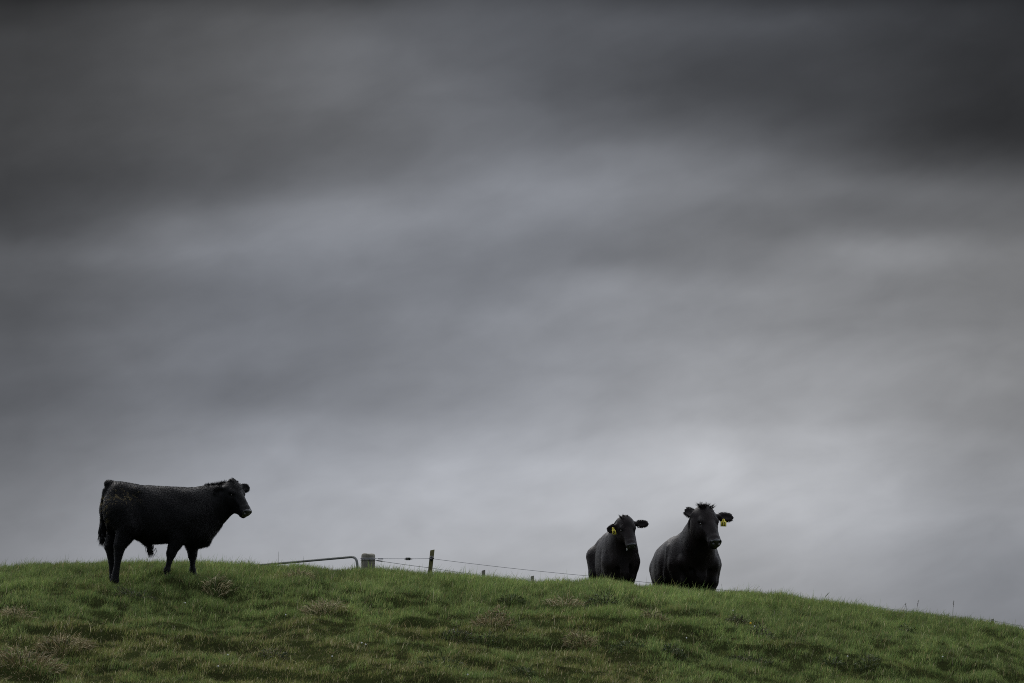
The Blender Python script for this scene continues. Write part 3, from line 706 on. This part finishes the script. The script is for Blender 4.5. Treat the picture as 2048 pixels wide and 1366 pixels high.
def small_cow():
    k = .88; Y = 52.25; loc = loc_of(1228.5, Y); hd, pt = R(-90+2), R(0.5); rm = rotm(hd, pt)
    hp = rm.T @ (at(1252, 1043, Y-0.80) - loc)
    ears = [((.02, 1, .02), (.55, .1, .8), .205), ((.10, -.70, -.45), (.6, -.5, .5), .16)]
    cfg = cow_cfg(k, MAT_FUR_COW, (0.0145, 0.0104, 0.0101), hp, .88, (R(16), R(48), R(4)), ears, 0.66)
    cfg['poll_locks'] = 10; cfg['poll_len'] = .065
    root, T, H, hp, er, W = make_beast('heifer', 'smaller black heifer facing the camera, white slobber on its lip, left of large cow', 'heifer', loc, hd, pt, cfg)
    b, d, w, f, L = er[1]
    right = rm.T @ unit((0.75, -0.55, 0.0)); up = rm.T @ unit((-0.22, 0.0, 1)); nrm = rm.T @ unit((-0.5, -0.85, 0.1))
    ear_tag(root, b + d*L*0.60 + rm.T @ np.array([-0.01, -0.05, -0.01]), right, up, nrm, .058, .088, '24')
    m = MB(); c = T((.405, -.058, -.150)); dn = rm.T @ np.array([0, 0, -1.0])
    m.tube([c+dn*t*.045+rm.T @ np.array([.008*math.sin(t*3), -.006, 0]) for t in np.linspace(0, 1, 7)], [.004, .008, .010, .009, .007, .004, .002], 7)
    m.build('slobber', MAT_SLIME, root)
    return root
bull(); large_cow(); small_cow()

# ================================================================== GATE AND FENCE BEHIND THE CREST
def bent(a, b, c, r, n=8):
    """points of a corner rounded with radius r between a-b-c"""
    a, b, c = (np.array(q, float) for q in (a, b, c)); u, v = unit(a-b), unit(c-b)
    p, q = b+u*r, b+v*r
    return [(1-t)**2*p + 2*t*(1-t)*b + t*t*q for t in np.linspace(0, 1, n)]
def gate():
    Yp = 50.9; top_r = at(706, 1113.5, Yp)                      # hinge end of the top rail
    g = np.array([-0.675, 0.738, 0]); Lg = 3.6
    base = np.array([top_r[0], top_r[1], top_r[2]-1.10])
    root = empty('gate', base, 'grey tubular steel field gate with rounded corner, mostly hidden behind the crest', 'gate')
    up = np.array([0, 0, 1.0]); A, B_, Cc, D = up*1.10+g*0.0, g*Lg+up*(1.10-0.02), g*Lg+up*0.12, up*0.12
    A = A - g*0.09; D = D - g*0.09
    loop = bent(D, A, B_, .13) + bent(A, B_, Cc, .13) + bent(B_, Cc, D, .13) + bent(Cc, D, A, .13)
    loop.append(loop[0]); m = MB(); m.tube(loop, .0175, 8, False); m.build('gate_frame', MAT_GALV, root)
    for h in (.34, .56, .80):
        MB().tube([up*h-g*.08, up*h+g*(Lg-.01)], .011, 8).build('gate_rail', MAT_GALV, root)
    MB().tube([up*.13+g*1.75, up*1.09+g*1.75], .012, 8).build('gate_stay', MAT_GALV, root)
gate()
def round_post(px, Y, pytop, dia, label, name='strainer_post', cat='fence post', wires=()):
    top = at(px, pytop, Y); gz = hill1(top[0], Y); H_ = top[2]-gz+.30
    root = empty(name, (top[0], Y, gz), label, cat)
    n = 28; V, F = [], []
    zs = [-.3]+list(np.linspace(-.05, H_-.3-.035, 10))+[H_-.3-.016, H_-.3-.004, H_-.3]; rs = [1]*11+[.97, .82, .55]
    for z, q in zip(zs, rs):
        for k in range(n):
            a = 2*math.pi*k/n; w = 1+.035*math.sin(a*3+1)+.025*math.sin(a*7+z*1.5)+.02*math.sin(a*13)*(z > .0)
            V.append((dia/2*q*w*math.cos(a), dia/2*q*w*math.sin(a), z + (.006*math.sin(a*2+.4) if q < 1 else 0)))
    for i in range(len(zs)-1):
        for k in range(n): F.append((i*n+k, i*n+(k+1) % n, (i+1)*n+(k+1) % n, (i+1)*n+k))
    F.append(tuple((len(zs)-1)*n+k for k in range(n)))
    m = MB(); m.add((V, F)); m.build('post_shaft', MAT_WOOD, root)
    for dz in wires:
        z = H_-.3-dz
        MB().tube([(dia*.535*math.cos(a), dia*.535*math.sin(a), z+.004*math.sin(a)) for a in np.linspace(0, 2*math.pi, 33)], .004, 6, False).build('wire_loop', MAT_WIRE, root)
    return root, np.array([top[0], Y, 0])
round_post(736, 51.0, 1107.5, .183, 'thick round weathered timber strainer post beside the gate', wires=(.060, .068, .085))
def square_post(px, Y, pytop, w, label, lean=(0, 0), mat=MAT_LICHEN, insul=None, name='fence_post', isc=1.0):
    top = at(px, pytop, Y); gz = hill1(top[0], Y); h = top[2]-gz
    root = empty(name, (top[0]-lean[0]*h, Y-lean[1]*h, gz), label, 'fence post', 'slim fence posts')
    V, F = [], []; zs = [-.35, 0, h*.33, h*.66, h-.006, h]
    for i, z in enumerate(zs):
        q = w/2*(1-.10*max(0, z)/max(h, .1))*(0.93 if i == 5 else 1)
        for sx, sy in ((-1, -.7), (1, -.7), (1, .7), (-1, .7)): V.append((lean[0]*z+sx*q+.002*math.sin(z*9+sx), lean[1]*z+sy*q, z+(.006*sx if i >= 4 else 0)))
    for i in range(len(zs)-1):
        for k in range(4): F.append((i*4+k, i*4+(k+1) % 4, i*4+4+(k+1) % 4, i*4+4+k))
    F.append((20, 21, 22, 23)); m = MB(); m.add((V, F)); m.build('post_shaft', mat, root, False)
    if insul:
        z = h-insul; c = np.array([lean[0]*z, lean[1]*z-.036, z])
        m = MB(); q = isc; m.tube([c+(0, 0, -.034*q), c+(0, 0, -.02*q), c+(0, 0, .02*q), c+(0, 0, .034*q)], [.014*q, .025*q, .025*q, .015*q], 10)
        m.tube([c+(-.034*q, -.01*q, 0), c+(.034*q, -.01*q, 0)], .010*q, 8); m.build('insulator', MAT_BLACKPL, root)
square_post(865, 51.4, 1100, .062, 'tall leaning mossy fence post with a black insulator, second from the gate', lean=(.11, 0), insul=.115)
square_post(967, 53.2, 1140.5, .052, 'grey post top poking above the grass, third along from the gate', mat=MAT_WOOD)
square_post(1064.5, 54.6, 1152, .056, 'grey post top just clear of the grass, nearest the heifer', mat=MAT_WOOD)
square_post(1985, 52.2, 1238, .040, 'dark post top barely above the crest at far right', mat=MAT_LICHEN, insul=.020, isc=.55)
def wire(pts, r, label, sag=.0, n=40):
    P = [np.array(p, float) for p in pts]; out = []
    for a, b in zip(P[:-1], P[1:]):
        for t in np.linspace(0, 1, n, endpoint=False): out.append(a+(b-a)*t - np.array([0, 0, sag*4*t*(1-t)]))
    out.append(P[-1]); m = MB(); m.tube(out, r, 6)
    return tag(m.build('fence_wire', MAT_WIRE), label, 'fence wire', 'fence wires')
hot = [at(751, 1117.3, 50.93), at(816, 1117.6, 51.15), at(863, 1117.2, 51.34)]
wire(hot, .0033, 'short level top wire from the strainer post to the leaning post')
wire([at(863, 1117.2, 51.34), at(1190, 1153, 53.7), at(1560, 1190, 54.0), at(1985, 1241, 52.14), at(2120, 1262, 52.0)], .0031, 'long wire sloping down from the leaning post, passing behind the cattle', .012)
wire([at(751, 1120.5, 50.93), at(863, 1136, 51.5), at(967, 1151, 53.15), at(1064, 1162, 54.55), at(1200, 1180, 55.2)], .0034, 'lower wire sloping from the strainer post past the short posts', .004)
def knot(px, py, Y, ln, label, dy):
    m = MB(); a = at(px, py, Y); b = at(px+ln, py+dy, Y)
    for ph in (0, math.pi): m.tube([a+(b-a)*t+np.array([0, .006*math.sin(t*22+ph), .006*math.cos(t*22+ph)]) for t in np.linspace(0, 1, 24)], .0042, 5)
    tag(m.build('wire_tie', MAT_WIRE), label, 'wire tie', 'twisted wire ties')
knot(757, 1117.4, 50.94, 9, 'twisted tie on the level top wire beside the strainer post', 0.2)
knot(753.5, 1121, 50.94, 11, 'thick twisted tie on the lower wire beside the strainer post', 1.6)
def strainer():
    c = at(816, 1117.8, 51.15)
    root = empty('wire_strainer', c, 'small dark ratchet block threaded on the top wire beside the leaning post', 'wire strainer')
    m = MB(); V = []; h, l, d = .017, .034, .016
    ring = [(-l, -h*.7), (-l*.8, -h), (l*.8, -h), (l, -h*.7), (l, h*.7), (l*.8, h), (-l*.8, h), (-l, h*.7)]
    hole = [(-.006+.011*math.cos(2*math.pi*k/8-2.36), .001+.009*math.sin(2*math.pi*k/8-2.36)) for k in range(8)]
    for y in (-d, d):
        for a, b in ring: V.append((a, y, b))
        for a, b in hole: V.append((a, y, b))
    F = []
    for k in range(8):
        q = (k+1) % 8
        F += [(k, q, 8+q, 8+k), (16+q, 16+k, 24+k, 24+q), (q, k, 16+k, 16+q), (8+k, 8+q, 24+q, 24+k)]
    m.add((V, F)); m.build('block', MAT_BLACKPL, root, False)
    MB().tube([(-.006, -d*.5, .001), (-.006, d*.5, .001)], .0085, 10).build('spool', MAT_PALE, root)
    MB().tube([(-l*1.5, 0, 0), (-l, 0, 0)], .007, 6).build('eyelet', MAT_BLACKPL, root); MB().tube([(l, 0, 0), (l*1.7, 0, -.001)], .007, 6).build('eyelet', MAT_BLACKPL, root)
strainer()

# ================================================================== WEEDS, DRY TUFTS, STALKS AND FLOWERS
def leaf_plant(p, wid, hgt, n, tints, spiky, name, label, cat, group, lw=.0065):
    root_z = p[2]
    th = rng.uniform(0, 2*math.pi, n); rr = wid*np.sqrt(rng.uniform(0, 1, n))*0.55
    bx, by = p[0]+rr*np.cos(th), p[1]+rr*np.sin(th)*0.8; bz = hill(bx, by)
    prof = np.clip(1-(rr/(wid*.60))**2, .12, 1)
    z = bz + hgt*prof*rng.uniform(0.05, .85, n)
    D = np.stack([np.cos(th)*(.35+rr/wid), np.sin(th)*(.35+rr/wid), rng.uniform(.15, 1.2, n)], 1) + rng.normal(0, .35, (n, 3)); D /= np.linalg.norm(D, axis=1)[:, None]
    L = rng.uniform(.5, 1.2, n)*spiky; P = np.stack([bx, by, z], 1)
    S_ = np.cross(D, rng.normal(0, 1, (n, 3))); S_ /= np.linalg.norm(S_, axis=1)[:, None]
    Wd = (rng.uniform(.5, 1.1, n)*lw)[:, None]
    mid = P+D*L[:, None]*.5; tip = P+D*L[:, None]-np.array([0, 0, .25])*L[:, None]
    V = np.stack([P-S_*Wd*.4, P+S_*Wd*.4, mid+S_*Wd, mid-S_*Wd, tip], 1)
    b = np.arange(n)[:, None]*5; F = np.concatenate([b+[[0, 1, 2, 3]], b+[[3, 2, 4]]], 1).ravel(); Cn = np.tile([4, 3], n)
    T = np.array(tints)[rng.integers(0, len(tints), n)]*rng.uniform(.7, 1.35, (n, 1)); T4 = np.repeat(np.concatenate([T, np.ones((n, 1))], 1), 5, 0)
    root = empty(name, (p[0], p[1], root_z), label, cat, group)
    V = V.reshape(-1, 3)-np.array([p[0], p[1], root_z])
    new_obj('leaves', V, F, Cn, MAT_WEED, root, True, {'tint': ('FLOAT_COLOR', T4)})
    m = MB(); 
    for k in range(max(3, n//90)):
        a = rng.uniform(0, 2*math.pi); q = wid*.3*rng.uniform(.1, 1)
        e = np.array([q*math.cos(a), q*math.sin(a), hgt*rng.uniform(.5, 1.0)])
        m.tube([np.array([q*.3*math.cos(a), q*.3*math.sin(a), -.03]), e*np.array([.8, .8, .5]), e], [.004, .0032, .0016], 5)
    o = m.build('stems', MAT_STEM, root)
MAT_STEM = noisy('weed_stem', (0.035, 0.038, 0.018), (0.075, 0.065, 0.035), 20.0, 0.8, 0.2)
DKG = [(0.036, 0.054, 0.020), (0.050, 0.066, 0.024), (0.066, 0.074, 0.030), (0.030, 0.042, 0.016)]
MIX = [(0.050, 0.062, 0.030), (0.085, 0.075, 0.042), (0.036, 0.046, 0.022)]
BRN = [(0.160, 0.125, 0.060), (0.240, 0.195, 0.105), (0.095, 0.075, 0.036), (0.075, 0.085, 0.030), (0.30, 0.25, 0.14)]
STR = [(0.38, 0.33, 0.20), (0.29, 0.24, 0.13), (0.17, 0.145, 0.07), (0.070, 0.090, 0.030)]
WEEDS = [(1207, 1211, .36, .15, 520, DKG, 'dense dark thistle mound in the green grass below the heifer'),
 (1022, 1207, .26, .085, 260, DKG, 'low dark weed clump with brown edge below the short posts'),
 (1348, 1318, .22, .16, 260, DKG, 'upright dark thistle at the bottom, below the large cow'),
 (920, 1282, .34, .06, 240, MIX, 'flat grey-green weed patch in the middle of the slope'),
 (970, 1288, .30, .06, 200, DKG, 'low dark weed sprawl right of the flat grey-green patch'),
 (268, 1198, .40, .07, 260, MIX, 'dull olive weed clump in front of the bull, below its hooves'),
 (1250, 1300, .36, .06, 240, DKG, 'wide low weed mat left of the upright dark thistle'),
 (1475, 1247, .22, .08, 200, MIX, 'small pale-tipped weed clump on the right below the large cow'),
 (1523, 1276, .22, .13, 220, MIX, 'tall thin weed with pale tips on the right-hand slope'),
 (1815, 1270, .20, .10, 160, DKG, 'dark twiggy weed near the right edge below the crest'),
 (1735, 1336, .24, .12, 240, DKG, 'dark bushy weed low on the right-hand slope'),
 (1665, 1340, .22, .11, 200, DKG, 'dark bushy weed left of another one low on the right'),
 (1500, 1328, .42, .07, 300, MIX, 'broad matted weed at the bottom right of centre'),
 (885, 1330, .44, .06, 320, DKG, 'broad dark weed mat at the bottom centre'),
 (548, 1316, .26, .07, 220, MIX, 'low weed clump at the bottom, below the gate'),
 (1050, 1350, .24, .06, 180, DKG, 'dark weed at the bottom edge, right of centre mat'),
 (1000, 1234, .24, .09, 200, BRN, 'brown twiggy weed just below the low dark clump')]
for px, py, w, h, n, tt, lb in WEEDS: leaf_plant(ground_at(px, py), w*1.1, h*1.25+.02, int(n*.8), tt, .065, 'weed', lb, 'weed', 'weeds on the slope')
TUFTS = [(648, 1224, .44, .10, 300, STR, 'pale straw-coloured dry tuft below the gate and strainer post'),
 (598, 1160, .30, .07, 200, STR, 'dry grass tuft with dark base close under the gate rail'),
 (985, 1254, .40, .08, 280, BRN, 'reddish brown dead tuft in the middle of the slope'),
 (1160, 1288, .30, .08, 220, BRN, 'brown dead tuft left of the wide low weed mat'),
 (1130, 1214, .40, .09, 180, STR, 'loose straw tuft left of the dark thistle mound'),
 (45, 1330, .80, .13, 520, BRN, 'large brown dead grass tuft in the bottom left corner'),
 (130, 1296, .55, .10, 320, BRN, 'brown dead grass tuft right above the bottom left corner one'),
 (30, 1235, .36, .09, 220, STR, 'bleached dry tuft at the left edge of the slope'),
 (432, 1182, .26, .11, 120, STR, 'sparse upright straw tuft right of the bull below its head'),
 (1310, 1238, .24, .06, 120, STR, 'thin straw wisp below the large cow')]
for px, py, w, h, n, tt, lb in TUFTS: leaf_plant(ground_at(px, py), w, h*1.5, int(n*1.5), tt, .13, 'dry_grass_tuft', lb, 'dry grass', 'dry grass tufts', .0045)
def stalk(px, py, Y, hgt, lean, head, label, group='grass stalks on the skyline', tone=None):
    d = ray(px, py); x = d[0]*Y; b = np.array([x, Y, hill1(x, Y)]); root = empty('grass_stalk', b, label, 'grass stalk', group)
    top = CAM_Z+d[2]*Y - b[2]; h = top if hgt is None else hgt
    P = [np.array([lean*h*(t**1.7)*1.0 - lean*h, 0, h*t*(1-.12*abs(lean)*t)]) for t in np.linspace(0, 1, 9)]
    P = [p-np.array([P[0][0], 0, .02]) for p in P]
    MB().tube(P, np.linspace(.0021, .0011, 9), 5).build('stem', tone or MAT_STEM, root)
    if head:
        e = P[-1]; dd = unit(P[-1]-P[-2]); m = MB()
        m.tube([e-dd*.05, e-dd*.03, e, e+dd*.02], [.0015, .0032, .0028, .001], 6)
        for k in range(9):
            q = e-dd*.008*k; a = k*2.4; m.tube([q, q+np.array([math.cos(a), math.sin(a), .9])*.012], [.0018, .0008], 4)
        m.build('seed_head', tone or MAT_STEM, root)
MAT_DRYSTEM = noisy('dry_stem', (0.22, 0.19, 0.11), (0.34, 0.30, 0.19), 20.0, 0.8, 0.2)
for px, py, Y, ln, hd, lb in [(557, 1100, 49.2, 0, 0, 'single thin grass stalk standing up before the gate rail'), (608, 1109, 49.1, -.05, 0, 'short thin stalk crossing the gate rail'),
    (1446, 1164, 49.0, -.12, 0, 'thin stalk just right of the large cow'), (1498, 1166, 49.1, .75, 0, 'stalk arching to the right, right of the large cow'), (1519, 1174, 49.0, .1, 0, 'short upright stalk beside the arching one'),
    (1643, 1182, 49.0, .45, 1, 'bent seed stalk on the skyline right of the long grass clump'), (1711, 1198, 49.0, .05, 0, 'short stalk on the right-hand skyline'), (1798, 1203, 49.0, .40, 0, 'leaning stalk on the right-hand skyline'),
    (1814, 1205, 49.1, -.1, 1, 'small seed stalk left of the feathery one'), (1832, 1199, 49.0, .12, 1, 'feathery seed stalk on the right-hand skyline'), (1905, 1200, 48.9, .05, 1, 'tallest upright seed stalk at far right'),
    (775, 1127, 49.1, -.7, 0, 'dark curled stalk beside the strainer post'), (793, 1126, 49.0, .35, 0, 'leaning stalk between the strainer post and the leaning post')]:
    stalk(px, py, Y, None, ln, hd, lb)
for px, py, ln, h, lb in [(1748, 1241, .05, .11, 'pale dead stalk on the right-hand slope below the skyline'), (1257, 1288, -.05, .14, 'short dark stalk left of the upright thistle'), (1620, 1330, .25, .20, 'long pale bent stalk low on the right'), (1590, 1290, .35, .18, 'curved pale stalk right of the tall thin weed'),
    (430, 1175, .15, .14, 'pale stem sticking up right of the bull'), (155, 1240, .35, .17, 'pale leaning stem on the left slope below the bull'), (240, 1268, .3, .2, 'pale leaning stem on the lower left slope'), (1905, 1330, .1, .22, 'thin tall stem near the lower right corner')]:
    p = ground_at(px, py); root = None
    stalk(px, py, p[1], h, ln, 0, lb, 'pale stems on the slope', MAT_STEM if 'dark' in lb else MAT_DRYSTEM)
def flower(px, py, mat, r, label, group):
    p = ground_at(px, py); root = empty('clover_flower', p, label, 'flower', group)
    MB().tube([(0, 0, -.01), (.004, 0, .035), (.002, 0, .062)], [.0016, .0014, .0014], 5).build('stem', MAT_STEM, root)
    m = MB()
    for k in range(26):
        a = k*2.39996; zz = 1-2*(k+.5)/26; q = math.sqrt(1-zz*zz); dv = np.array([q*math.cos(a), q*math.sin(a), zz])
        c = np.array([.002, 0, .066]); m.tube([c+dv*r*.2, c+dv*r*.8, c+dv*r*1.1], [r*.12, r*.26, r*.06], 5)
    m.build('flower_head', mat, root)
for px, py in [(1466, 1232), (1509, 1264), (1695, 1325), (1373, 1288), (723, 1298), (731, 1301), (935, 1362), (571, 1241), (1885, 1326), (455, 1322), (436, 1346), (664, 1325), (370, 1217)]:
    flower(px, py, MAT_WHITE, .0085, 'tiny white clover head in the short grass', 'white clover heads dotted over the slope')
flower(1501, 1258, MAT_YELLOW, .013, 'single small yellow flower head on the right-hand slope', None)
